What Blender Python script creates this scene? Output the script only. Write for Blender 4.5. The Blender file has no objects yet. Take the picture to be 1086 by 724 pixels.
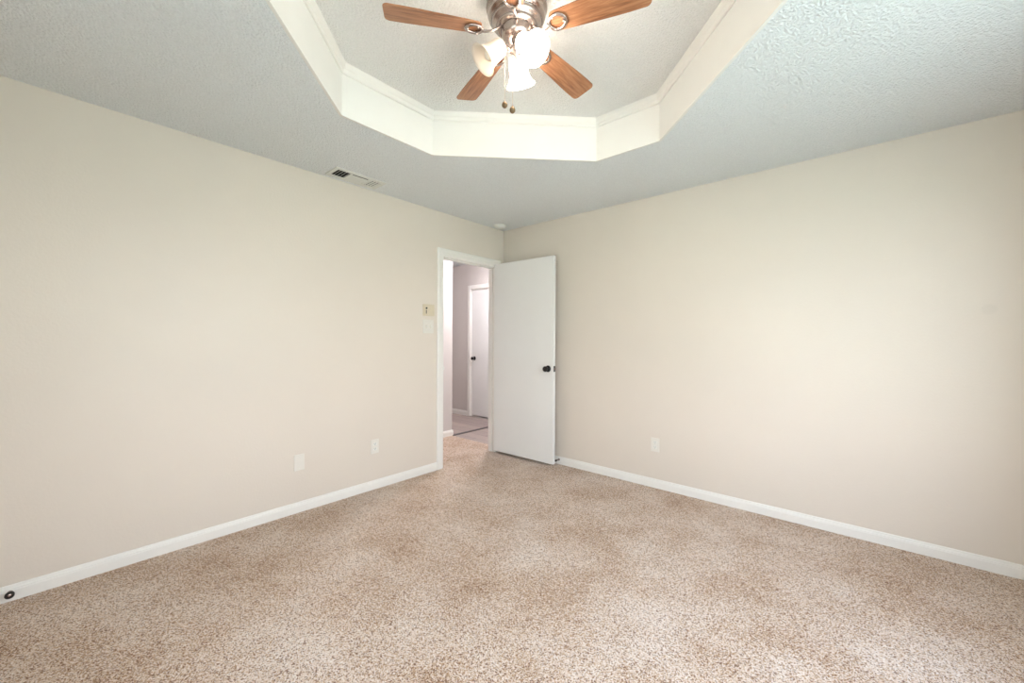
import bpy, bmesh, math, random
from mathutils import Vector, Matrix
random.seed(4)
PI = math.pi
sc = bpy.context.scene
COL = sc.collection

# ---------------------------------------------------------------- camera
FPX, YAW, PITCH, ROLL, SHIFT = 423.27, 0.71368, -0.00337, 0.00469, -0.895
CAM = Vector((2.9975, -3.3117, 1.2344))
F = Vector((-math.sin(YAW) * math.cos(PITCH), math.cos(YAW) * math.cos(PITCH), math.sin(PITCH)))
Rv = Vector((math.cos(YAW), math.sin(YAW), 0)); Uv = Rv.cross(F)
R2 = Rv * math.cos(ROLL) + Uv * math.sin(ROLL); U2 = -Rv * math.sin(ROLL) + Uv * math.cos(ROLL)
cd = bpy.data.cameras.new('camera'); co = bpy.data.objects.new('camera', cd); COL.objects.link(co)
mw = Matrix((R2, U2, -F)).transposed().to_4x4(); mw.translation = CAM
co.matrix_world = mw
cd.sensor_width = 36.0; cd.lens = FPX / 1086 * 36.0; cd.shift_y = SHIFT / 1086; cd.clip_start = 0.03
sc.camera = co

# ---------------------------------------------------------------- view, world, sun
vs = sc.view_settings
sc.display_settings.display_device = 'sRGB'
vs.view_transform = 'Standard'; vs.look = 'None'; vs.gamma = 1.0; vs.use_curve_mapping = False
vs.exposure = 1.16
SKY_STRENGTH = 5.2
SUN_STRENGTH = 13.0
LAMP_SHADE, LAMP_BULB, HALL_LAMP = 11.5, 31.0, 105.0

def srgb(r, g, b):
    f = lambda c: (c / 255 / 12.92) if c / 255 <= 0.04045 else ((c / 255 + 0.055) / 1.055) ** 2.4
    return (f(r), f(g), f(b), 1.0)

w = bpy.data.worlds.new('daylight'); sc.world = w; w.use_nodes = True
nt = w.node_tree; bg = nt.nodes['Background']
tc = nt.nodes.new('ShaderNodeTexCoord'); sx = nt.nodes.new('ShaderNodeSeparateXYZ')
nt.links.new(tc.outputs['Generated'], sx.inputs[0])
mr = nt.nodes.new('ShaderNodeMapRange'); mr.inputs['From Min'].default_value = -0.2; mr.inputs['From Max'].default_value = 1.0
nt.links.new(sx.outputs['Z'], mr.inputs['Value'])
cr = nt.nodes.new('ShaderNodeValToRGB'); e = cr.color_ramp.elements
e[0].position = 0.0; e[0].color = (0.64, 0.70, 0.72, 1)
e[1].position = 1.0; e[1].color = (0.46, 0.60, 0.86, 1)
a = e.new(0.16); a.color = (0.66, 0.72, 0.74, 1)
a = e.new(0.20); a.color = (0.80, 0.86, 0.90, 1)
nt.links.new(mr.outputs[0], cr.inputs[0]); nt.links.new(cr.outputs[0], bg.inputs['Color'])
bg.inputs['Strength'].default_value = SKY_STRENGTH
sd = bpy.data.lights.new('sun', 'SUN'); so = bpy.data.objects.new('sun', sd); COL.objects.link(so)
sd.energy = SUN_STRENGTH; sd.angle = 0.01; sd.color = (1, 0.95, 0.86)
so.rotation_euler = Vector((0.62, -0.55, -0.95)).to_track_quat('-Z', 'Y').to_euler()   # from behind the house
so.location = (-6, 8, 9)

# ---------------------------------------------------------------- room dimensions
W, D, H = 3.80, 3.98, 2.44
TH = 0.10
TRAY_Z = 2.72
OCT = [(0.885, -2.285), (0.885, -1.675), (1.657, -0.903), (2.083, -0.903),
       (2.855, -1.675), (2.855, -2.285), (2.083, -3.057), (1.657, -3.057)]
DOOR_Y0, DOOR_Y1, DOOR_H = -0.868, -0.126, 2.035
WIN1 = (-3.10, -0.95, 0.55, 2.12)        # in wall_right: y0, y1, z0, z1
WIN2 = (2.05, 3.30, 0.50, 2.05)          # in wall_front: x0, x1, z0, z1

# ---------------------------------------------------------------- node helpers
def mat(name):
    m = bpy.data.materials.new(name); m.use_nodes = True
    return m, m.node_tree, m.node_tree.nodes['Principled BSDF']

def N(nt, kind, **kw):
    n = nt.nodes.new(kind)
    for k, v in kw.items():
        if k in n.inputs: n.inputs[k].default_value = v
        else: setattr(n, k, v)
    return n

def coords(nt, scale=(1, 1, 1), rot=(0, 0, 0)):
    g = nt.nodes.new('ShaderNodeNewGeometry')
    mp = nt.nodes.new('ShaderNodeMapping'); mp.inputs['Scale'].default_value = scale; mp.inputs['Rotation'].default_value = rot
    nt.links.new(g.outputs['Position'], mp.inputs[0])
    return mp.outputs[0]

def ramp(nt, fac, stops):
    r = nt.nodes.new('ShaderNodeValToRGB'); el = r.color_ramp.elements
    el[0].position, el[0].color = stops[0]
    el[1].position, el[1].color = stops[-1]
    for p_, c_ in stops[1:-1]:
        q = el.new(p_); q.color = c_
    nt.links.new(fac, r.inputs[0])
    return r.outputs[0]

def bump(nt, height, bsdf, strength, dist):
    b = N(nt, 'ShaderNodeBump', Strength=strength, Distance=dist)
    nt.links.new(height, b.inputs['Height']); nt.links.new(b.outputs[0], bsdf.inputs['Normal'])

def plain(name, col, rough=0.5, metal=0.0, spec=0.5, noise=0.03, nscale=40):
    m, nt, b = mat(name)
    n = N(nt, 'ShaderNodeTexNoise', Scale=nscale, Detail=3.0)
    nt.links.new(coords(nt), n.inputs['Vector'])
    c0 = tuple(max(0, v * (1 - noise)) for v in col[:3]) + (1,); c1 = tuple(min(1, v * (1 + noise)) for v in col[:3]) + (1,)
    nt.links.new(ramp(nt, n.outputs['Fac'], [(0.3, c0), (0.7, c1)]), b.inputs['Base Color'])
    b.inputs['Roughness'].default_value = rough; b.inputs['Metallic'].default_value = metal
    b.inputs['Specular IOR Level'].default_value = spec
    return m

def wall_paint(name, col, smudge=None):
    m, nt, b = mat(name)
    big = N(nt, 'ShaderNodeTexNoise', Scale=1.3, Detail=4.0); nt.links.new(coords(nt), big.inputs['Vector'])
    c0 = tuple(v * 0.985 for v in col[:3]) + (1,); c1 = tuple(min(1, v * 1.015) for v in col[:3]) + (1,)
    colour = ramp(nt, big.outputs['Fac'], [(0.35, c0), (0.65, c1)])
    if smudge:
        g = nt.nodes.new('ShaderNodeNewGeometry')
        vm = nt.nodes.new('ShaderNodeVectorMath'); vm.operation = 'DISTANCE'; vm.inputs[1].default_value = smudge
        nt.links.new(g.outputs['Position'], vm.inputs[0])
        k = N(nt, 'ShaderNodeMapRange'); k.inputs['From Min'].default_value = 0.022; k.inputs['From Max'].default_value = 0.034
        k.inputs['To Min'].default_value = 0.16; k.inputs['To Max'].default_value = 0.0
        nt.links.new(vm.outputs['Value'], k.inputs['Value'])
        mx = nt.nodes.new('ShaderNodeMix'); mx.data_type = 'RGBA'
        nt.links.new(k.outputs[0], mx.inputs['Factor']); nt.links.new(colour, mx.inputs[6])
        mx.inputs[7].default_value = tuple(v * 0.75 for v in col[:3]) + (1,)
        colour = mx.outputs[2]
    nt.links.new(colour, b.inputs['Base Color'])
    pe = N(nt, 'ShaderNodeTexNoise', Scale=75.0, Detail=2.0); nt.links.new(coords(nt), pe.inputs['Vector'])
    bump(nt, pe.outputs['Fac'], b, 0.22, 0.003)
    b.inputs['Roughness'].default_value = 0.42; b.inputs['Specular IOR Level'].default_value = 0.35
    return m

def popcorn(name, col, strength):
    m, nt, b = mat(name)
    n1 = N(nt, 'ShaderNodeTexNoise', Scale=135.0, Detail=3.0, Roughness=0.6); nt.links.new(coords(nt), n1.inputs['Vector'])
    v = N(nt, 'ShaderNodeTexVoronoi', Scale=100.0); nt.links.new(coords(nt), v.inputs['Vector'])
    ad = nt.nodes.new('ShaderNodeMath'); ad.operation = 'SUBTRACT'
    nt.links.new(n1.outputs['Fac'], ad.inputs[0]); nt.links.new(v.outputs['Distance'], ad.inputs[1])
    bump(nt, ad.outputs[0], b, strength, 0.008)
    c0 = tuple(x * 0.93 for x in col[:3]) + (1,)
    nt.links.new(ramp(nt, n1.outputs['Fac'], [(0.35, c0), (0.6, col)]), b.inputs['Base Color'])
    b.inputs['Roughness'].default_value = 0.9; b.inputs['Specular IOR Level'].default_value = 0.15
    return m

M = {}
M['wall'] = wall_paint('beige_wall_paint', srgb(221, 210, 197), smudge=(3.533, 0.0, 1.408))
M['hall_wall'] = wall_paint('pale_hall_paint', srgb(212, 204, 198))
M['ceiling'] = popcorn('textured_ceiling', srgb(234, 236, 236), 0.72)
M['tray'] = popcorn('textured_tray_ceiling', srgb(238, 236, 232), 0.62)
M['trim'] = plain('white_trim_paint', srgb(236, 232, 225), 0.35, noise=0.01)
M['riser'] = plain('white_riser_paint', srgb(236, 233, 227), 0.5, noise=0.012, nscale=6)
M['door'] = plain('white_door_paint', srgb(232, 230, 226), 0.38, noise=0.012, nscale=3)
M['plate_white'] = plain('white_plastic', srgb(232, 230, 222), 0.35, noise=0.01)
M['plate_wall'] = plain('painted_plate', srgb(228, 222, 212), 0.4, noise=0.01)
M['plate_beige'] = plain('beige_plastic', srgb(214, 200, 174), 0.4, noise=0.03)
M['slot'] = plain('dark_slot', srgb(70, 66, 60), 0.7)
M['black'] = plain('black_metal', srgb(22, 18, 18), 0.35, metal=0.3)
M['rubber'] = plain('dark_rubber', srgb(48, 44, 40), 0.75)
M['nickel'] = plain('brushed_nickel', srgb(176, 162, 155), 0.27, metal=0.92, noise=0.06, nscale=90)
M['chain'] = plain('pale_chain', srgb(228, 212, 190), 0.4, metal=0.3)
M['fob'] = plain('antique_fob', srgb(122, 98, 70), 0.4, metal=0.5)
M['vent'] = plain('white_vent_enamel', srgb(222, 221, 214), 0.45, noise=0.02)
M['vent_dark'] = plain('duct_shade_paint', srgb(26, 24, 22), 0.9)  # near black, stands in for the shade inside the duct
M['strip'] = plain('transition_strip', srgb(92, 86, 84), 0.5)

# carpet: short mixed pile, cream with tan and brown flecks
m, nt, b = mat('flecked_carpet')
cv = coords(nt)
v1 = N(nt, 'ShaderNodeTexVoronoi', Scale=300.0); nt.links.new(cv, v1.inputs['Vector'])
sp = nt.nodes.new('ShaderNodeSeparateColor'); nt.links.new(v1.outputs['Color'], sp.inputs[0])
n1 = N(nt, 'ShaderNodeTexNoise', Scale=160.0, Detail=4.0, Roughness=0.7); nt.links.new(cv, n1.inputs['Vector'])
n2 = N(nt, 'ShaderNodeTexNoise', Scale=2.4, Detail=4.0, Roughness=0.6); nt.links.new(cv, n2.inputs['Vector'])
s1 = N(nt, 'ShaderNodeMath', operation='MULTIPLY_ADD'); nt.links.new(sp.outputs[0], s1.inputs[0]); s1.inputs[1].default_value = 0.55
s2 = N(nt, 'ShaderNodeMath', operation='MULTIPLY_ADD'); nt.links.new(n1.outputs['Fac'], s2.inputs[0]); s2.inputs[1].default_value = 0.75
nt.links.new(s2.outputs[0], s1.inputs[2])
s3 = N(nt, 'ShaderNodeMath', operation='MULTIPLY_ADD'); nt.links.new(n2.outputs['Fac'], s3.inputs[0]); s3.inputs[1].default_value = 0.66; s3.inputs[2].default_value = -0.43
nt.links.new(s3.outputs[0], s2.inputs[2])
cc = ramp(nt, s1.outputs[0], [(0.16, srgb(96, 62, 40)), (0.30, srgb(166, 124, 84)), (0.42, srgb(197, 168, 139)),
                              (0.62, srgb(220, 199, 180)), (0.85, srgb(232, 221, 210))])
v2 = N(nt, 'ShaderNodeTexVoronoi', Scale=235.0); nt.links.new(cv, v2.inputs['Vector'])
sp2 = nt.nodes.new('ShaderNodeSeparateColor'); nt.links.new(v2.outputs['Color'], sp2.inputs[0])
fk = ramp(nt, sp2.outputs[1], [(0.80, (0, 0, 0, 1)), (0.88, (0.9, 0.9, 0.9, 1))])
fm = nt.nodes.new('ShaderNodeMix'); fm.data_type = 'RGBA'
nt.links.new(fk, fm.inputs['Factor']); nt.links.new(cc, fm.inputs[6]); fm.inputs[7].default_value = srgb(112, 72, 46)
cc = fm.outputs[2]
nt.links.new(cc, b.inputs['Base Color'])
bump(nt, s1.outputs[0], b, 0.6, 0.006)
b.inputs['Roughness'].default_value = 1.0; b.inputs['Specular IOR Level'].default_value = 0.05
b.inputs['Sheen Weight'].default_value = 0.15
M['carpet'] = m

# hall vinyl planks
m, nt, b = mat('grey_vinyl_plank')
br = N(nt, 'ShaderNodeTexBrick', Scale=1.0); br.inputs['Brick Width'].default_value = 1.2; br.inputs['Row Height'].default_value = 0.16
br.inputs['Mortar Size'].default_value = 0.002
br.inputs['Color1'].default_value = srgb(178, 162, 152); br.inputs['Color2'].default_value = srgb(156, 140, 134); br.inputs['Mortar'].default_value = srgb(84, 74, 72)
nt.links.new(coords(nt), br.inputs['Vector'])
gr = N(nt, 'ShaderNodeTexNoise', Scale=8.0, Detail=5.0); nt.links.new(coords(nt, (1, 12, 1)), gr.inputs['Vector'])
mx = nt.nodes.new('ShaderNodeMix'); mx.data_type = 'RGBA'; mx.blend_type = 'MULTIPLY'; mx.inputs['Factor'].default_value = 0.6
nt.links.new(br.outputs['Color'], mx.inputs[6])
nt.links.new(ramp(nt, gr.outputs['Fac'], [(0.3, (0.7, 0.68, 0.66, 1)), (0.7, (1, 1, 1, 1))]), mx.inputs[7])
nt.links.new(mx.outputs[2], b.inputs['Base Color']); b.inputs['Roughness'].default_value = 0.4
M['plank'] = m

# fan blade wood, grain along local x
m, nt, b = mat('oak_blade')
t = nt.nodes.new('ShaderNodeTexCoord'); mp = nt.nodes.new('ShaderNodeMapping'); mp.inputs['Scale'].default_value = (3, 34, 10)
nt.links.new(t.outputs['Object'], mp.inputs[0])
gn = N(nt, 'ShaderNodeTexNoise', Scale=2.2, Detail=6.0, Roughness=0.6, Distortion=0.6); nt.links.new(mp.outputs[0], gn.inputs['Vector'])
nt.links.new(ramp(nt, gn.outputs['Fac'], [(0.28, srgb(112, 70, 44)), (0.5, srgb(160, 108, 74)), (0.75, srgb(188, 138, 102))]), b.inputs['Base Color'])
b.inputs['Roughness'].default_value = 0.4
M['wood'] = m

def glow(name, col, strength, base=(0.9, 0.88, 0.84, 1)):
    m, nt, b = mat(name)
    b.inputs['Base Color'].default_value = base; b.inputs['Roughness'].default_value = 0.35
    b.inputs['Emission Color'].default_value = col; b.inputs['Emission Strength'].default_value = strength
    return m
M['shade_lit'] = glow('lit_frosted_glass', (1.0, 0.86, 0.73, 1), LAMP_SHADE)
M['bulb_lit'] = glow('lit_bulb', (1.0, 0.87, 0.72, 1), LAMP_BULB)
M['hall_lamp'] = glow('lit_hall_glass', (0.93, 0.92, 1.0, 1), HALL_LAMP)
M['bulb_off'] = plain('frosted_bulb', srgb(236, 226, 212), 0.4, noise=0.01)
m, nt, b = mat('frosted_glass_shade')
b.inputs['Base Color'].default_value = srgb(252, 248, 242); b.inputs['Roughness'].default_value = 0.3
tr = nt.nodes.new('ShaderNodeBsdfTranslucent'); tr.inputs['Color'].default_value = srgb(250, 240, 226)
ms = nt.nodes.new('ShaderNodeMixShader'); ms.inputs[0].default_value = 0.45
nt.links.new(b.outputs[0], ms.inputs[1]); nt.links.new(tr.outputs[0], ms.inputs[2])
nt.links.new(ms.outputs[0], nt.nodes['Material Output'].inputs['Surface'])
M['shade_off'] = m
m, nt, b = mat('window_pane')
tp = nt.nodes.new('ShaderNodeBsdfTransparent'); gl = nt.nodes.new('ShaderNodeBsdfGlossy'); gl.inputs['Roughness'].default_value = 0.02
ms = nt.nodes.new('ShaderNodeMixShader'); ms.inputs[0].default_value = 0.06
nt.links.new(tp.outputs[0], ms.inputs[1]); nt.links.new(gl.outputs[0], ms.inputs[2])
nt.links.new(ms.outputs[0], nt.nodes['Material Output'].inputs['Surface'])
M['pane'] = m
m, nt, b = mat('lawn_grass')
n = N(nt, 'ShaderNodeTexNoise', Scale=3.0, Detail=6.0); nt.links.new(coords(nt), n.inputs['Vector'])
nt.links.new(ramp(nt, n.outputs['Fac'], [(0.3, srgb(148, 160, 150)), (0.7, srgb(184, 197, 187))]), b.inputs['Base Color'])
b.inputs['Roughness'].default_value = 1.0
M['lawn'] = m

# ---------------------------------------------------------------- mesh helpers
class MB:
    def __init__(s): s.bm = bmesh.new()
    def box(s, a, b):
        x0, x1 = sorted((a[0], b[0])); y0, y1 = sorted((a[1], b[1])); z0, z1 = sorted((a[2], b[2]))
        v = [s.bm.verts.new(p) for p in [(x0, y0, z0), (x1, y0, z0), (x1, y1, z0), (x0, y1, z0), (x0, y0, z1), (x1, y0, z1), (x1, y1, z1), (x0, y1, z1)]]
        for f in [(0, 3, 2, 1), (4, 5, 6, 7), (0, 1, 5, 4), (1, 2, 6, 5), (2, 3, 7, 6), (3, 0, 4, 7)]: s.bm.faces.new([v[i] for i in f])
        return s
    def prism(s, pts, axis, lo, hi):
        """closed outline of 2-D points swept along an axis"""
        def P(p, t): return {0: (t, p[0], p[1]), 1: (p[0], t, p[1]), 2: (p[0], p[1], t)}[axis]
        A = [s.bm.verts.new(P(p, lo)) for p in pts]; B = [s.bm.verts.new(P(p, hi)) for p in pts]
        s.bm.faces.new(A); s.bm.faces.new(B[::-1])
        for i in range(len(pts)):
            j = (i + 1) % len(pts); s.bm.faces.new([A[i], B[i], B[j], A[j]])
        return s
    def lathe(s, prof, seg=40, mtx=None, smooth=True, close=False):
        rings = []
        for r, z in prof:
            if r < 1e-6: rings.append([s.bm.verts.new((0, 0, z))])
            else: rings.append([s.bm.verts.new((r * math.cos(2 * PI * k / seg), r * math.sin(2 * PI * k / seg), z)) for k in range(seg)])
        prs = list(zip(rings, rings[1:])) + ([(rings[-1], rings[0])] if close else [])
        fs = []
        for A, B in prs:
            for k in range(seg):
                l = (k + 1) % seg
                if len(A) == 1 and len(B) == 1: continue
                if len(A) == 1: fs.append(s.bm.faces.new([A[0], B[l], B[k]]))
                elif len(B) == 1: fs.append(s.bm.faces.new([A[k], A[l], B[0]]))
                else: fs.append(s.bm.faces.new([A[k], A[l], B[l], B[k]]))
        for f in fs: f.smooth = smooth
        if mtx is not None:
            for R in rings:
                for v in R: v.co = mtx @ v.co
        return s
    def tube(s, path, rad, seg=10, closed=False, flat=1.0, up=Vector((0, 0, 1))):
        path = [Vector(p) for p in path]; n = len(path); rings = []
        for i, p in enumerate(path):
            a = path[(i - 1) % n] if (closed or i > 0) else p; c = path[(i + 1) % n] if (closed or i < n - 1) else p
            d = (c - a).normalized(); side = d.cross(up)
            if side.length < 1e-4: side = d.cross(Vector((1, 0, 0)))
            side.normalize(); nn = side.cross(d)
            r = rad[i] if isinstance(rad, (list, tuple)) else rad
            rings.append([s.bm.verts.new(p + side * r * math.cos(2 * PI * k / seg) + nn * r * flat * math.sin(2 * PI * k / seg)) for k in range(seg)])
        for i in range(n if closed else n - 1):
            A, B = rings[i], rings[(i + 1) % n]
            for k in range(seg):
                f = s.bm.faces.new([A[k], A[(k + 1) % seg], B[(k + 1) % seg], B[k]]); f.smooth = True
        if not closed:
            s.bm.faces.new(rings[0][::-1]); s.bm.faces.new(rings[-1])
        return s
    def bevel(s, w, seg=2, min_angle=0.5):
        s.bm.normal_update()
        ed = [e for e in s.bm.edges if len(e.link_faces) == 2 and e.calc_face_angle(0) > min_angle]
        bmesh.ops.bevel(s.bm, geom=ed, offset=w, segments=seg, affect='EDGES', profile=0.5)
        return s
    def xform(s, m):
        bmesh.ops.transform(s.bm, matrix=m, verts=s.bm.verts); return s
    def build(s, name, material, parent=None):
        bmesh.ops.recalc_face_normals(s.bm, faces=s.bm.faces)
        me = bpy.data.meshes.new(name); s.bm.to_mesh(me); s.bm.free()
        me.materials.append(material)
        o = bpy.data.objects.new(name, me); COL.objects.link(o)
        if parent: o.parent = parent
        return o

def tag(o, label, cat, group=None, kind=None):
    o['label'] = label; o['category'] = cat
    if group: o['group'] = group
    if kind: o['kind'] = kind
    return o
def thing(name, label, cat, loc=(0, 0, 0), rot=(0, 0, 0), group=None, kind=None):
    o = bpy.data.objects.new(name, None); COL.objects.link(o); o.empty_display_size = 0.05
    o.location = loc; o.rotation_euler = rot
    return tag(o, label, cat, group, kind)
def struct(o, label, cat): return tag(o, label, cat, kind='structure')

# ================================================================ SETTING
# floors
f = MB().box((0, -D - TH, -0.06), (W + TH, 0, 0)).box((-0.93, -1.6, -0.06), (0, 0.052, 0)).build('floor', M['carpet'])
struct(f, 'beige and brown flecked carpet covering the bedroom floor', 'floor')
f = MB().box((-3.2, 0.052, -0.06), (0, 1.2, -0.004)).build('floor_hall', M['plank'])
struct(f, 'grey brown wood plank floor of the hall beyond the doorway', 'floor')
f = MB().box((-0.945, 0.056, -0.004), (-0.90, 1.1, 0.005)).bevel(0.003).build('trim_3', M['strip'])
struct(f, 'thin dark transition strip across the hall plank floor', 'trim')
f = MB().box((-30, -40, -0.5), (40, 30, -0.3)).build('lawn', M['lawn'])
struct(f, 'green lawn outside the windows', 'lawn')

# ceiling with the octagonal tray
bm = bmesh.new()
outer = [(-TH, -D - TH), (-TH, TH), (W + TH, TH), (W + TH, -D - TH)]
mbc = MB(); bm = mbc.bm
def ring_faces(z, flip):
    o = [bm.verts.new((x, y, z)) for x, y in outer]; i = [bm.verts.new((x, y, z)) for x, y in OCT]
    # octagon vertices: 0,1 left side; 2,3 back; 4,5 right; 6,7 front
    faces = [[o[0], o[1], i[1], i[0]], [o[1], i[2], i[1]], [o[1], o[2], i[3], i[2]], [o[2], i[4], i[3]],
             [o[2], o[3], i[5], i[4]], [o[3], i[6], i[5]], [o[3], o[0], i[7], i[6]], [o[0], i[0], i[7]]]
    for q in faces: bm.faces.new(q)
    return o, i
o1, i1 = ring_faces(H, False); o2, i2 = ring_faces(H + 0.02, True)
for k in range(4): bm.faces.new([o1[k], o1[(k + 1) % 4], o2[(k + 1) % 4], o2[k]])
ceil = mbc.build('ceiling', M['ceiling'])
struct(ceil, 'pale grey textured bedroom ceiling around an octagonal raised tray', 'ceiling')

def oct_offset(d):
    """the octagon shrunk inwards by d"""
    n = len(OCT); out = []
    c = Vector((sum(p[0] for p in OCT) / n, sum(p[1] for p in OCT) / n))
    lines = []
    for k in range(n):
        p, q = Vector(OCT[k]), Vector(OCT[(k + 1) % n]); t = (q - p).normalized(); nr = Vector((t.y, -t.x))
        if nr.dot(c - p) < 0: nr = -nr
        lines.append((p + nr * d, t))
    for k in range(n):
        (p, t), (q, s_) = lines[k - 1], lines[k]
        den = t.x * s_.y - t.y * s_.x
        u = ((q.x - p.x) * s_.y - (q.y - p.y) * s_.x) / den
        out.append(p + t * u)
    return out
def oct_profile(prof, name, material, parent, closed=True):
    mb = MB(); rings = []
    for d, z in prof: rings.append([mb.bm.verts.new((p.x, p.y, z)) for p in oct_offset(d)])
    pr = list(zip(rings, rings[1:])) + ([(rings[-1], rings[0])] if closed else [])
    for A, B in pr:
        for k in range(8): mb.bm.faces.new([A[k], A[(k + 1) % 8], B[(k + 1) % 8], B[k]])
    return mb.build(name, material, parent)
oct_profile([(0, H - 0.001), (0, TRAY_Z + 0.03), (-0.03, TRAY_Z + 0.03), (-0.03, H + 0.001)], 'tray_riser', M['riser'], ceil)['label'] = 'smooth white vertical side of the ceiling tray'
mb = MB(); mb.prism([(p.x, p.y) for p in oct_offset(-0.02)], 2, TRAY_Z, TRAY_Z + 0.03)
mb.build('tray_panel', M['tray'], ceil)['label'] = 'textured top of the ceiling tray'
oct_profile([(-0.005, TRAY_Z - 0.056), (0.008, TRAY_Z - 0.056), (0.012, TRAY_Z - 0.050), (0.012, TRAY_Z - 0.034), (0.018, TRAY_Z - 0.026),
             (0.022, TRAY_Z - 0.012), (0.024, TRAY_Z + 0.001), (-0.005, TRAY_Z + 0.001)], 'tray_molding', M['trim'], ceil)['label'] = 'white moulding along the top of the tray'

# bedroom walls
f = MB().box((-TH, -D - TH, -0.02), (0, DOOR_Y0, H)).box((-TH, DOOR_Y1, -0.02), (0, 0.0, H)).box((-TH, DOOR_Y0, DOOR_H), (0, DOOR_Y1, H)).build('wall_left', M['wall'])
struct(f, 'beige painted left wall holding the doorway and the switch plates', 'wall')
f = MB().box((0.0, 0, -0.02), (W + TH, TH, H)).build('wall_back', M['wall'])
struct(f, 'beige painted right hand wall behind the open door', 'wall')
y0, y1, z0, z1 = WIN1
f = MB().box((W, -D - TH, -0.02), (W + TH, y0, H)).box((W, y1, -0.02), (W + TH, 0.0, H)).box((W, y0, -0.02), (W + TH, y1, z0)).box((W, y0, z1), (W + TH, y1, H)).build('wall_right', M['wall'])
struct(f, 'beige painted wall with a wide window to the right of the camera', 'wall')
x0, x1, z0, z1 = WIN2
f = MB().box((0, -D - TH, -0.02), (x0, -D, H)).box((x1, -D - TH, -0.02), (W, -D, H)).box((x0, -D - TH, -0.02), (x1, -D, z0)).box((x0, -D - TH, z1), (x1, -D, H)).build('wall_front', M['wall'])
struct(f, 'beige painted wall with a window behind the camera', 'wall')

def window(name, lo, hi, z0, z1, axis, face, label):
    """a single hung window in a wall at face; axis 0 = wall along x, 1 = wall along y"""
    def bx(mb, u0, u1, w0, w1, d0, d1):
        if axis == 1: mb.box((face + d0, u0, w0), (face + d1, u1, w1))
        else: mb.box((u0, face - d0, w0), (u1, face - d1, w1))
    fr = MB(); t = 0.05
    bx(fr, lo, lo + t, z0, z1, 0.02, 0.08); bx(fr, hi - t, hi, z0, z1, 0.02, 0.08)
    bx(fr, lo, hi, z0, z0 + t, 0.02, 0.08); bx(fr, lo, hi, z1 - t, z1, 0.02, 0.08)
    o = fr.build(name, M['trim']); struct(o, label, 'window')
    zm = (z0 + z1) / 2
    s = MB(); bx(s, lo + t, hi - t, zm - 0.02, zm + 0.02, 0.03, 0.07); bx(s, (lo + hi) / 2 - 0.02, (lo + hi) / 2 + 0.02, z0 + t, z1 - t, 0.03, 0.07)
    s.build('window_sash', M['trim'], o)
    g = MB(); bx(g, lo + t * 0.6, hi - t * 0.6, z0 + t * 0.6, z1 - t * 0.6, 0.05, 0.054); g.build('window_pane', M['pane'], o)
    s = MB(); bx(s, lo - 0.04, hi + 0.04, z0 - 0.02, z0, -0.05, 0.02); s.bevel(0.004); s.build('window_sill', M['trim'], o)
    return o
window('window_1', WIN1[0], WIN1[1], WIN1[2], WIN1[3], 1, W, 'white framed window in the wall right of the camera')
window('window_2', WIN2[0], WIN2[1], WIN2[2], WIN2[3], 0, -D, 'white framed window in the wall behind the camera')
def portal(lo, hi, z0, z1, axis, face):
    ld = bpy.data.lights.new('daylight_portal', 'AREA'); ld.shape = 'RECTANGLE'; ld.cycles.is_portal = True
    ld.size = hi - lo; ld.size_y = z1 - z0
    o = bpy.data.objects.new('daylight_portal', ld); COL.objects.link(o)
    if axis == 1: o.location = (face + 0.12, (lo + hi) / 2, (z0 + z1) / 2); d = Vector((-1, 0, 0))
    else: o.location = ((lo + hi) / 2, face - 0.12, (z0 + z1) / 2); d = Vector((0, 1, 0))
    o.rotation_euler = d.to_track_quat('-Z', 'Y').to_euler()
portal(WIN1[0], WIN1[1], WIN1[2], WIN1[3], 1, W); portal(WIN2[0], WIN2[1], WIN2[2], WIN2[3], 0, -D)

# baseboards: moulded profile (distance from wall, height)
BASE = [(0, -0.01), (0.013, -0.01), (0.013, 0.048), (0.011, 0.052), (0.011, 0.057), (0.008, 0.061), (0.006, 0.070), (0.003, 0.073), (0, 0.073)]
def base_x(name, label, x0, x1, y, sgn):                      # board along x on a wall at y, facing sgn
    o = MB().prism([(y + sgn * d, z) for d, z in BASE], 0, x0, x1).build(name, M['trim']); return struct(o, label, 'baseboard')
def base_y(name, label, y0, y1, x, sgn):
    mb = MB(); mb.prism([(x + sgn * d, z) for d, z in BASE], 1, y0, y1)
    return struct(mb.build(name, M['trim']), label, 'baseboard')
CAS = 0.064
base_y('baseboard_left', 'white baseboard along the left wall up to the doorway', -D, DOOR_Y0 - CAS, 0, 1)
base_x('baseboard_back', 'white baseboard along the right hand wall behind the open door', 0.014, W, 0, -1)
base_y('baseboard_right', 'white baseboard under the window right of the camera', -D, -0.014, W, -1)
base_x('baseboard_front', 'white baseboard under the window behind the camera', 0.014, W - 0.014, -D, 1)

# door casing
mb = MB()
def casing_ring(prof):
    """mitred casing: prof = (outward offset from the opening, thickness)"""
    rings = []
    for d, t_ in prof:
        rings.append([mb.bm.verts.new(q) for q in [(t_, DOOR_Y0 - d, 0.0), (t_, DOOR_Y0 - d, DOOR_H + d), (t_, DOOR_Y1 + d, DOOR_H + d), (t_, DOOR_Y1 + d, 0.0)]])
    for A, B in list(zip(rings, rings[1:])) + [(rings[-1], rings[0])]:
        for k in range(3): mb.bm.faces.new([A[k], A[k + 1], B[k + 1], B[k]])
    mb.bm.faces.new([r[0] for r in rings]); mb.bm.faces.new([r[3] for r in rings])
casing_ring([(-0.004, -0.001), (-0.004, 0.009), (0.004, 0.013), (0.030, 0.014), (0.036, 0.017), (0.056, 0.017), (CAS, 0.012), (CAS, -0.001)])
cas = mb.build('trim_1', M['trim']); struct(cas, 'white casing around the bedroom doorway', 'trim')
JT = 0.014
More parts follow.
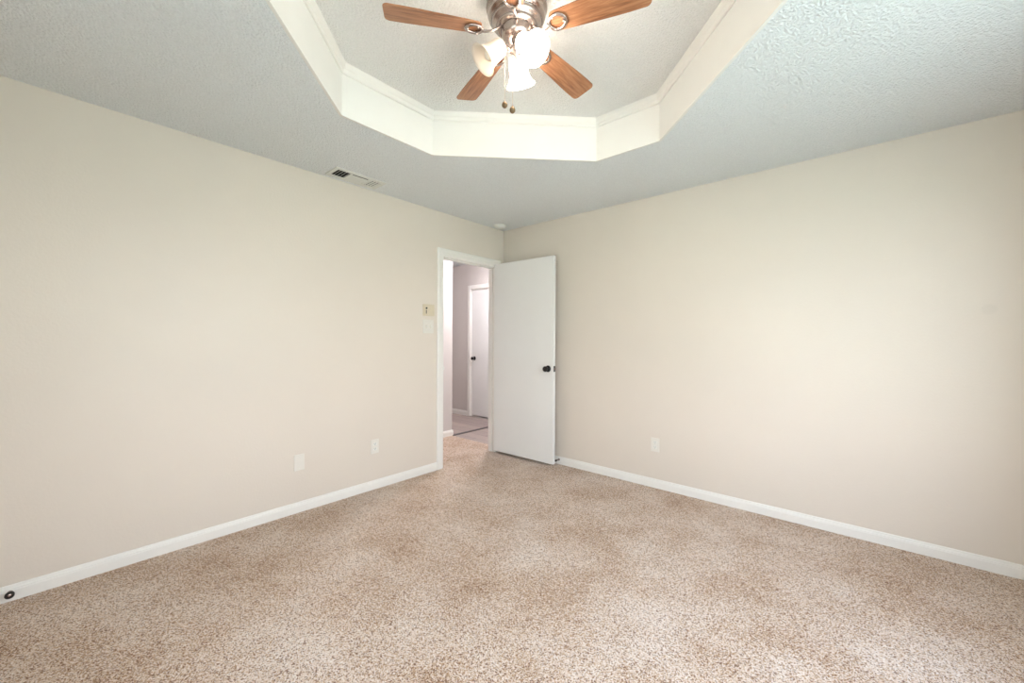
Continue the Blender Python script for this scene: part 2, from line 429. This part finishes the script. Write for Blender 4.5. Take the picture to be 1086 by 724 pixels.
jm = MB().box((-TH - 0.002, DOOR_Y0 - 0.002, 0), (0.002, DOOR_Y0 + JT, DOOR_H)).box((-TH - 0.002, DOOR_Y1 - JT + 0.010, 0), (0.002, DOOR_Y1 + 0.002, DOOR_H)).box((-TH - 0.002, DOOR_Y0 + JT, DOOR_H - JT), (0.002, DOOR_Y1 - JT + 0.010, DOOR_H + 0.002))
jm.build('jamb', M['trim'], cas)
st = MB().box((-0.075, DOOR_Y0 + JT, 0), (-0.040, DOOR_Y0 + JT + 0.010, DOOR_H - JT)).box((-0.075, DOOR_Y1 - JT, 0), (-0.040, DOOR_Y1 - JT + 0.011, DOOR_H - JT)).box((-0.075, DOOR_Y0 + JT, DOOR_H - JT - 0.010), (-0.040, DOOR_Y1 - JT, DOOR_H - JT))
st.build('door_stop_molding', M['trim'], cas)
sp_ = MB().box((-0.030, DOOR_Y0 + JT - 0.001, 0.925), (0.003, DOOR_Y0 + JT + 0.002, 0.985)).box((0.0145, DOOR_Y0 - 0.004, 0.940), (0.0165, DOOR_Y0 + JT, 0.972)).bevel(0.0006)
sp_.build('strike_plate', M['vent'], cas)['label'] = 'small metal strike plate'

# open door, hinged at the right jamb
HINGE = Vector((0.012, -0.126, 0)); DW, DT = 0.773, 0.035
dang = math.radians(1.0)
dm = Matrix.Translation(HINGE) @ Matrix.Rotation(dang, 4, 'Z')
door = MB().box((0, -DT, 0.028), (DW, 0, 2.045)).bevel(0.0015, 1).build('door_1', M['door'])
door.matrix_world = dm
struct(door, 'white flush bedroom door standing wide open with black knob', 'door')
KZ, KX = 0.950, DW - 0.062
def knob_mb(mtx):
    prof = [(0, 0), (0.032, 0), (0.032, 0.003), (0.029, 0.006), (0.014, 0.008), (0.011, 0.014), (0.011, 0.026), (0.017, 0.031),
            (0.0255, 0.040), (0.0275, 0.049), (0.0255, 0.057), (0.018, 0.063), (0.008, 0.0655), (0, 0.066)]
    return MB().lathe(prof, 32, mtx)
k = knob_mb(Matrix.Translation((KX, -DT, KZ)) @ Matrix.Rotation(PI / 2, 4, 'X')).build('door_knob', M['black'], door); k['label'] = 'black round knob'
k = knob_mb(Matrix.Translation((KX, 0, KZ)) @ Matrix.Rotation(-PI / 2, 4, 'X')).build('door_knob', M['black'], door); k['label'] = 'black round knob'
lp = MB().box((DW - 0.001, -DT + 0.004, KZ - 0.028), (DW + 0.0015, -0.004, KZ + 0.028)).bevel(0.0006).build('latch_plate', M['black'], door); lp['label'] = 'black latch plate on the door edge'
lb = MB().prism([(DW + 0.001, -DT + 0.011), (DW + 0.011, -0.020), (DW + 0.011, -0.012), (DW + 0.001, -0.012)], 2, KZ - 0.009, KZ + 0.009).build('latch_bolt', M['nickel'], lp); lb['label'] = 'bright latch bolt'
for hz in (0.22, 1.03, 1.84):
    hb = MB().lathe([(0, 0), (0.006, 0), (0.006, 0.088), (0, 0.088)], 14, Matrix.Translation((-0.004, 0.004, hz)))
    hb.box((0.0, -0.001, hz), (0.030, 0.0015, hz + 0.088)); hb.build('hinge', M['nickel'], door)

# ---- hall beyond the doorway
f = MB().box((-1.03, -1.6, -0.06), (-0.93, 0.055, H)).box((-3.2, -0.045, -0.06), (-1.03, 0.055, H)).build('wall_hall_left', M['hall_wall'])
struct(f, 'short pale wall seen through the doorway on its left side', 'wall')
f = MB().box((-3.2, 1.10, -0.06), (-1.70, 1.20, H)).box((-0.94, 1.10, -0.06), (0.0, 1.20, H)).box((-1.70, 1.10, 2.03), (-0.94, 1.20, H)).build('wall_hall_back', M['hall_wall'])
struct(f, 'pale hall wall at the far side of the doorway', 'wall')
f = MB().box((-TH, 0.0, -0.06), (0.0, 1.10, H)).build('wall_hall_right', M['hall_wall']); struct(f, 'pale hall wall beside the bedroom corner', 'wall')
f = MB().box((-1.80, 1.20, -0.06), (-0.84, 1.22, 2.2)).box((-1.8, 1.1, -0.06), (-0.84, 1.22, 0.0)).build('wall_backing', M['hall_wall']); struct(f, 'unseen backing added to block light behind the hall door', 'wall')  # unseen backing, added to stop light showing under the hall door
f = MB().box((-3.3, -0.045, -0.06), (-3.2, 1.20, H)).build('wall_hall_end', M['hall_wall']); struct(f, 'pale wall at the end of the hall', 'wall')
f = MB().box((-0.93, -1.7, -0.06), (-TH, -1.6, H)).build('wall_hall_front', M['hall_wall']); struct(f, 'pale wall closing the hall left of the doorway', 'wall')
f = MB().box((-3.3, -1.7, H), (-TH, 1.2, H + 0.02)).box((-TH, TH, H), (0.0, 1.2, H + 0.02)).build('ceiling_hall', M['ceiling']); struct(f, 'pale textured ceiling of the hall', 'ceiling')
base_x('baseboard_hall_back', 'white baseboard on the far hall wall', -3.2, -1.765, 1.10, -1)
base_y('baseboard_hall_left', 'white baseboard on the short wall beyond the doorway', -1.6, 0.055 + 0.013, -0.93, 1)
mb = MB()
cx0, cx1, ch = -1.70, -0.94, 2.03
mb.box((cx0 - 0.062, 1.084, 0), (cx0, 1.102, ch + 0.062)).box((cx1, 1.084, 0), (cx1 + 0.062, 1.102, ch + 0.062)).box((cx0, 1.084, ch), (cx1, 1.102, ch + 0.062)).bevel(0.004)
hc = mb.build('trim_2', M['trim']); struct(hc, 'white casing around the closed hall door', 'trim')
MB().box((cx0 - 0.001, 1.10, 0), (cx0 + 0.012, 1.2, ch)).box((cx1 - 0.012, 1.10, 0), (cx1 + 0.001, 1.2, ch)).box((cx0, 1.10, ch - 0.012), (cx1, 1.2, ch)).build('jamb', M['trim'], hc)
d2 = MB().box((cx0 + 0.014, 1.112, 0.022), (cx1 - 0.014, 1.147, ch - 0.014)).bevel(0.0015, 1).build('door_2', M['door'])
struct(d2, 'closed white hall door seen through the doorway', 'door')
k = knob_mb(Matrix.Translation((cx0 + 0.075, 1.112, 0.93)) @ Matrix.Rotation(PI / 2, 4, 'X')).build('door_knob', M['black'], d2); k['label'] = 'black round knob'
hl = thing('ceiling_light', 'round flush ceiling light in the hall, out of sight above the doorway', 'light', (-0.55, 0.50, H))
MB().lathe([(0, 0.002), (0.13, 0.002), (0.13, -0.025), (0, -0.025)], 40).build('base', M['nickel'], hl)
MB().lathe([(0.12, -0.025), (0.12, -0.035), (0.10, -0.065), (0.06, -0.082), (0, -0.088)], 40).build('diffuser', M['hall_lamp'], hl)

# ================================================================ CEILING FAN
FC = Vector((1.866, -1.984, 0))
BZ = 2.566
fan = thing('ceiling_fan', 'five blade wooden ceiling fan with lights hanging in the ceiling tray', 'ceiling fan', (FC.x, FC.y, TRAY_Z))
def L(z): return z - TRAY_Z
prof = [(0, 0.001), (0.120, 0.001), (0.128, -0.006), (0.129, -0.022), (0.117, -0.026), (0.117, -0.034), (0.130, -0.038), (0.133, -0.052), (0.130, -0.060),
        (0.116, -0.063), (0.116, -0.071), (0.127, -0.075), (0.122, -0.090), (0.110, -0.096), (0.102, -0.099), (0.102, -0.103), (0.112, -0.107), (0.104, -0.117),
        (0.090, -0.123), (0.088, -0.127), (0.090, -0.130), (0.078, -0.138), (0, -0.140)]
MB().lathe(prof, 64).build('motor_housing', M['nickel'], fan)['label'] = 'ribbed brushed metal motor housing'
prof = [(0, -0.138), (0.066, -0.138), (0.069, -0.143), (0.066, -0.148), (0.064, -0.166), (0.058, -0.175), (0.036, -0.180), (0, -0.181)]
MB().lathe(prof, 48).build('switch_housing', M['nickel'], fan)
prof = [(0, -0.179), (0.020, -0.179), (0.022, -0.186), (0.018, -0.192), (0.017, -0.206), (0.024, -0.212), (0.030, -0.220), (0.030, -0.232), (0.022, -0.242), (0.010, -0.250), (0.007, -0.262), (0, -0.266)]
MB().lathe(prof, 36).build('light_fitter', M['nickel'], fan)

# blades: local x along the radius
BL0, BL1 = 0.155, 0.556
def blade_mb():
    pts = []
    w0, w1 = 0.044, 0.061
    def half(x): return w0 + (w1 - w0) * min(1, (x - BL0) / 0.30)
    rc = 0.022
    top = []
    for k in range(7):                                         # rounded root corner
        a_ = PI - k * PI / 12; top.append((BL0 + rc + rc * math.cos(a_), w0 - rc + rc * math.sin(a_)))
    for k in range(1, 6): x = BL0 + rc + (BL1 - 2 * rc - BL0) * k / 6; top.append((x, half(x)))
    for k in range(7):
        a_ = PI / 2 - k * PI / 12; top.append((BL1 - rc + rc * math.cos(a_), w1 - rc + rc * math.sin(a_)))
    bot = [(x, -y) for x, y in reversed(top)]
    mb = MB(); mb.prism(top + bot, 2, -0.003, 0.003); mb.bevel(0.0012, 1, 0.9)
    return mb
def iron_mb():
    mb = MB()
    # arm from the housing, dropping onto the blade's underside, then a loop screwed to the blade
    arm = []
    for k in range(11):
        t_ = k / 10; arm.append((0.070 + 0.080 * t_, 0.010 * math.sin(t_ * PI), 0.030 * (1 - t_) ** 2 - 0.010 - 0.006 * math.sin(t_ * PI)))
    mb.tube(arm, [0.011 - 0.004 * math.sin(k / 10 * PI) for k in range(11)], 10, flat=0.6)
    loop = []
    for k in range(28):
        a_ = 2 * PI * k / 28; rr = 0.031 * (1 + 0.15 * math.cos(a_)); loop.append((0.180 + rr * 1.15 * math.cos(a_), rr * math.sin(a_), -0.008))
    mb.tube(loop, 0.0076, 8, closed=True, flat=0.75)
    for p_ in ((0.213, 0), (0.172, 0.026), (0.172, -0.026)):
        mb.lathe([(0, -0.0175), (0.004, -0.0165), (0.0055, -0.013), (0.0055, -0.001), (0, -0.001)], 12, Matrix.Translation((p_[0], p_[1], 0)))
    return mb
A0 = math.radians(17.0)
bl = blade_mb().build('blade', M['wood'], fan); ir = iron_mb().build('blade_iron', M['nickel'], bl)
ir['label'] = 'curled metal blade bracket'
for k in range(5):
    b_ = bl if k == 0 else bl.copy()
    if k:
        COL.objects.link(b_); b_.parent = fan
        i_ = ir.copy(); COL.objects.link(i_); i_.parent = b_
    b_.rotation_euler = (Matrix.Rotation(A0 + k * 2 * PI / 5, 3, 'Z') @ Matrix.Rotation(math.radians(-13), 3, 'X')).to_euler()
    b_.location = (0, 0, L(BZ))

# light kit: three bell shades
SH_PROF = [(0.020, 0.000), (0.030, -0.002), (0.036, -0.010), (0.0395, -0.030), (0.0415, -0.055), (0.045, -0.078), (0.052, -0.096), (0.061, -0.108), (0.0675, -0.114),
           (0.0665, -0.1165), (0.059, -0.111), (0.0495, -0.0985), (0.0425, -0.080), (0.039, -0.056), (0.037, -0.030), (0.0335, -0.012), (0.020, -0.004)]
for az, lit in ((236, False), (352, True), (116, True)):
    a_ = math.radians(az)
    mt = Matrix.Translation((-0.010, -0.0085, -0.008)) @ Matrix.Rotation(a_, 4, 'Z') @ Matrix.Translation((0.052, 0, L(2.512))) @ Matrix.Rotation(math.radians(-47), 4, 'Y')
    d = lambda r, z: Vector((r * math.cos(a_) - 0.010, r * math.sin(a_) - 0.0085, L(z) - 0.008))
    ar = MB().tube([d(0.015, 2.498), d(0.028, 2.508), d(0.040, 2.518), d(0.050, 2.516), d(0.056, 2.508)], [0.008, 0.008, 0.008, 0.009, 0.010], 12)
    ar.lathe([(0, 0.008), (0.012, 0.008), (0.024, 0.002), (0.028, -0.010), (0.026, -0.014), (0, -0.014)], 28, mt)
    ar.build('lamp_arm', M['nickel'], fan)
    sh = MB().lathe(SH_PROF, 48, mt, close=True).build('lamp_shade', M['shade_lit' if lit else 'shade_off'], fan)
    sh['label'] = 'glowing white bell glass shade' if lit else 'unlit white bell glass shade'
    bu = MB().lathe([(0, -0.012), (0.012, -0.014), (0.013, -0.034), (0.019, -0.046), (0.024, -0.060), (0.025, -0.070), (0.021, -0.084), (0.012, -0.093), (0, -0.096)], 24, mt)
    bu.build('bulb', M['bulb_lit' if lit else 'bulb_off'], sh)
# pull chains
for px, py, zb, lab in ((-0.050, -0.020, 2.282, 'darker of the two pull chain fobs'), (-0.006, -0.018, 2.244, 'lower pull chain fob')):
    ch = MB()
    z_ = 2.545 if px < -0.02 else 2.46
    ch.tube([(px, py, L(z_)), (px, py, L(zb + 0.4 * (z_ - zb))), (px, py, L(zb))], 0.0008, 6, up=Vector((1, 0, 0)))
    n_ = int((z_ - zb) / 0.010)
    for q in range(n_):
        ch.lathe([(0, 0.002), (0.0013, 0), (0, -0.002)], 6, Matrix.Translation((px, py, L(zb + 0.01 * q))))
    c_ = ch.build('pull_chain', M['chain'], fan)
    fo = MB().lathe([(0, 0.004), (0.003, 0.003), (0.004, -0.001), (0.0095, -0.006), (0.0125, -0.014), (0.0120, -0.021), (0.0075, -0.027), (0.003, -0.030), (0, -0.030)], 20, Matrix.Translation((px, py, L(zb))))
    fo.build('fob', M['fob'], c_)['label'] = lab

# ================================================================ CEILING VENT
VX0, VX1, VY0, VY1 = 0.048, 0.232, -2.005, -1.610
v = thing('ceiling_vent', 'white metal three section air vent in the ceiling by the left wall', 'vent', ((VX0 + VX1) / 2, (VY0 + VY1) / 2, H))
hx, hy = (VX1 - VX0) / 2, (VY1 - VY0) / 2
mb = MB(); bw = 0.030
def frame_ring(mb, x0, x1, y0, y1, b_, za, zb):
    mb.box((x0, y0, za), (x0 + b_, y1, zb)).box((x1 - b_, y0, za), (x1, y1, zb)).box((x0 + b_, y0, za), (x1 - b_, y0 + b_, zb)).box((x0 + b_, y1 - b_, za), (x1 - b_, y1, zb))
frame_ring(mb, -hx, hx, -hy, hy, bw, -0.008, 0.001)
mb.bevel(0.0025, 1)
mb.build('frame', M['vent'], v)
MB().box((-hx + bw, -hy + bw, -0.0012), (hx - bw, hy - bw, -0.0002)).build('duct_shade_sheet', M['vent_dark'], v)  # flat dark sheet, the shade inside the duct put into its colour
i0, i1 = -hy + bw, hy - bw; L3 = (i1 - i0)
s0, s1 = i0 + L3 * 0.30, i0 + L3 * 0.72
for yy in (s0, s1): MB().box((-hx + bw, yy - 0.007, -0.009), (hx - bw, yy + 0.007, -0.001)).bevel(0.0015, 1).build('divider', M['vent'], v)
def louver(c, half, along, tilt, wid):
    mb = MB(); mb.box((-half, -wid / 2, -0.0006), (half, wid / 2, 0.0006))
    mb.xform(Matrix.Translation(c) @ Matrix.Rotation(along, 4, 'Z') @ Matrix.Rotation(tilt, 4, 'X'))
    mb.build('louver', M['vent'], v)
for k in range(4):
    yy = i0 + (s0 - i0 - 0.007) * (k + 0.75) / 4.2
    louver((0, yy, -0.0062), hx - bw + 0.001, 0, math.radians(38), 0.013)        # slats turned away: the dark section
for k in range(4):
    yy = s1 + 0.007 + (i1 - s1 - 0.007) * (k + 0.5) / 4
    louver((0, yy, -0.0062), hx - bw + 0.001, 0, math.radians(-38), 0.0105)
for k in range(4):
    xx = -hx + bw + (2 * (hx - bw) - 0.016) * (k + 0.5) / 4
    louver((xx, (s0 + s1) / 2, -0.0062), (s1 - s0) / 2 - 0.006, PI / 2, math.radians(-6), 0.0245)

# ================================================================ SMOKE DETECTOR
sdt = thing('smoke_detector', 'round white smoke detector on the ceiling above the open door', 'smoke detector', (0.125, -0.198, H))
MB().lathe([(0, 0.001), (0.066, 0.001), (0.066, -0.010), (0.062, -0.013), (0, -0.013)], 40).build('base', M['plate_white'], sdt)
MB().lathe([(0, -0.012), (0.056, -0.012), (0.057, -0.020), (0.052, -0.030), (0.044, -0.034), (0.043, -0.032), (0.036, -0.032), (0.035, -0.035), (0, -0.037)], 40).build('cover', M['plate_white'], sdt)
MB().lathe([(0, -0.036), (0.006, -0.036), (0.006, -0.039), (0, -0.0395)], 14, Matrix.Translation((0.018, -0.012, 0))).build('test_button', M['plate_white'], sdt)

# ================================================================ WALL PLATES
# built facing local -y, on the wall plane y = 0; turned by rot about z
FACE_LEFT = PI / 2         # -y turns to +x for plates on the left wall
def plate_mb(wd, ht, t_=0.006):
    return MB().box((-wd / 2, -t_, -ht / 2), (wd / 2, 0.0005, ht / 2)).bevel(0.003, 2)
def screw(mb, x, z, y): mb.lathe([(0, 0), (0.0032, 0), (0.0030, 0.0010), (0, 0.0014)], 12, Matrix.Translation((x, y, z)) @ Matrix.Rotation(PI / 2, 4, 'X'))
s = thing('wall_control', 'beige control plate with dark toggle, upper of two plates beside the doorway', 'wall control', (0, -1.031, 1.499), (0, 0, FACE_LEFT))
pl = plate_mb(0.128, 0.108, 0.008).build('plate', M['plate_beige'], s)
mb = MB().box((-0.034, -0.0095, -0.033), (-0.024, -0.007, 0.001)).bevel(0.001, 1); mb.build('toggle_slot', M['slot'], s)
mb = MB().lathe([(0, 0), (0.0085, 0), (0.008, 0.008), (0.006, 0.011), (0, 0.0115)], 20, Matrix.Translation((-0.029, -0.008, 0.018)) @ Matrix.Rotation(PI / 2, 4, 'X')); mb.build('knob', M['black'], s)['label'] = 'small dark knob'
mb = MB().box((0.014, -0.0095, -0.030), (0.046, -0.007, 0.030)).bevel(0.001, 1); mb.build('blank_insert', M['plate_beige'], s)

s = thing('light_switch', 'white double toggle light switch, lower of two plates beside the doorway', 'light switch', (0, -1.036, 1.349), (0, 0, FACE_LEFT))
plate_mb(0.122, 0.124).build('plate', M['plate_wall'], s)
for xx in (-0.023, 0.023):
    MB().box((xx - 0.0055, -0.0066, -0.013), (xx + 0.0055, -0.0055, 0.013)).build('toggle_slot', M['plate_beige'], s)
    MB().prism([(-0.006, -0.010), (-0.018, 0.008), (-0.015, 0.012), (-0.006, 0.006)], 0, xx - 0.0042, xx + 0.0042).bevel(0.001, 1).build('toggle', M['plate_white'], s)
    for zz in (0.030, -0.030):
        mb = MB(); screw(mb, xx, zz, -0.0058); mb.build('screw', M['plate_white'], s)

s = thing('blank_wall_plate', 'blank white wall plate low on the left wall', 'wall plate', (0, -2.157, 0.353), (0, 0, FACE_LEFT))
plate_mb(0.070, 0.115).build('plate', M['plate_wall'], s)
for zz in (0.042, -0.042):
    mb = MB(); screw(mb, 0, zz, -0.0058); mb.build('screw', M['plate_white'], s)

def outlet(label, loc, rz):
    s = thing('power_outlet', label, 'outlet', loc, (0, 0, rz), 'duplex wall outlets')
    plate_mb(0.072, 0.116).build('plate', M['plate_wall'], s)
    for zz in (0.0195, -0.0195):
        pts = []
        for k in range(24):
            a_ = 2 * PI * k / 24; pts.append((0.0172 * math.cos(a_), zz + max(-0.0132, min(0.0132, 0.0172 * math.sin(a_)))))
        r = MB().prism(pts, 1, -0.0078, -0.005).build('receptacle', M['plate_white'], s)
        sl = MB().box((-0.0078, -0.0082, zz - 0.001), (-0.0052, -0.0070, zz + 0.009)).box((0.0052, -0.0082, zz), (0.0078, -0.0070, zz + 0.008))
        sl.lathe([(0, 0), (0.0026, 0), (0.0026, 0.0006), (0, 0.0006)], 12, Matrix.Translation((0, -0.0078, zz - 0.007)) @ Matrix.Rotation(PI / 2, 4, 'X'))
        sl.build('socket_slot', M['slot'], r)
    mb = MB(); screw(mb, 0, 0, -0.0058); mb.build('screw', M['plate_white'], s)
    return s
outlet('white duplex outlet on the left wall between the blank plate and the doorway', (0, -1.570, 0.350), FACE_LEFT)
outlet('white duplex outlet on the right wall, right of the open door', (1.722, 0, 0.358), 0)

# ================================================================ DOOR STOPS
def doorstop(label, loc, rz, length=0.075):
    s = thing('door_stop', label, 'door stop', loc, (0, 0, rz))
    rx = Matrix.Rotation(PI / 2, 4, 'X')
    MB().lathe([(0, -0.002), (0.012, -0.002), (0.012, 0.004), (0.007, 0.008), (0, 0.008)], 24, rx).build('flange', M['nickel'], s)
    coil = []
    for k in range(121):
        a_ = k / 120 * 2 * PI * 12; coil.append((0.0055 * math.cos(a_), -0.006 - (length - 0.02) * k / 120, 0.0055 * math.sin(a_)))
    MB().tube(coil, 0.0017, 6).build('spring', M['nickel'], s)
    MB().lathe([(0, length - 0.018), (0.0085, length - 0.018), (0.0105, length - 0.012), (0.0105, length - 0.003), (0.008, length), (0, length)], 24, rx).build('tip', M['rubber'], s)
    return s
s = thing('door_bumper', 'short dark ringed door bumper on the baseboard at the left edge of the photo', 'door bumper', (0.012, -3.437, 0.040), (0, 0, FACE_LEFT))
rx = Matrix.Rotation(PI / 2, 4, 'X')
MB().lathe([(0, -0.002), (0.0105, -0.002), (0.0105, 0.003), (0.007, 0.006), (0.007, 0.022), (0, 0.022)], 24, rx).build('stem', M['nickel'], s)
MB().lathe([(0, 0.018), (0.014, 0.018), (0.0155, 0.022), (0.0155, 0.031), (0.0135, 0.034), (0.0105, 0.034), (0.0100, 0.030), (0, 0.030)], 28, rx).build('rubber_ring', M['rubber'], s)
MB().lathe([(0, 0.029), (0.0098, 0.029), (0.0098, 0.0315), (0, 0.0325)], 24, rx).build('cap', M['nickel'], s)
doorstop('black tipped door stop on the baseboard just right of the open door', (0.764, -0.012, 0.046), 0, 0.065)
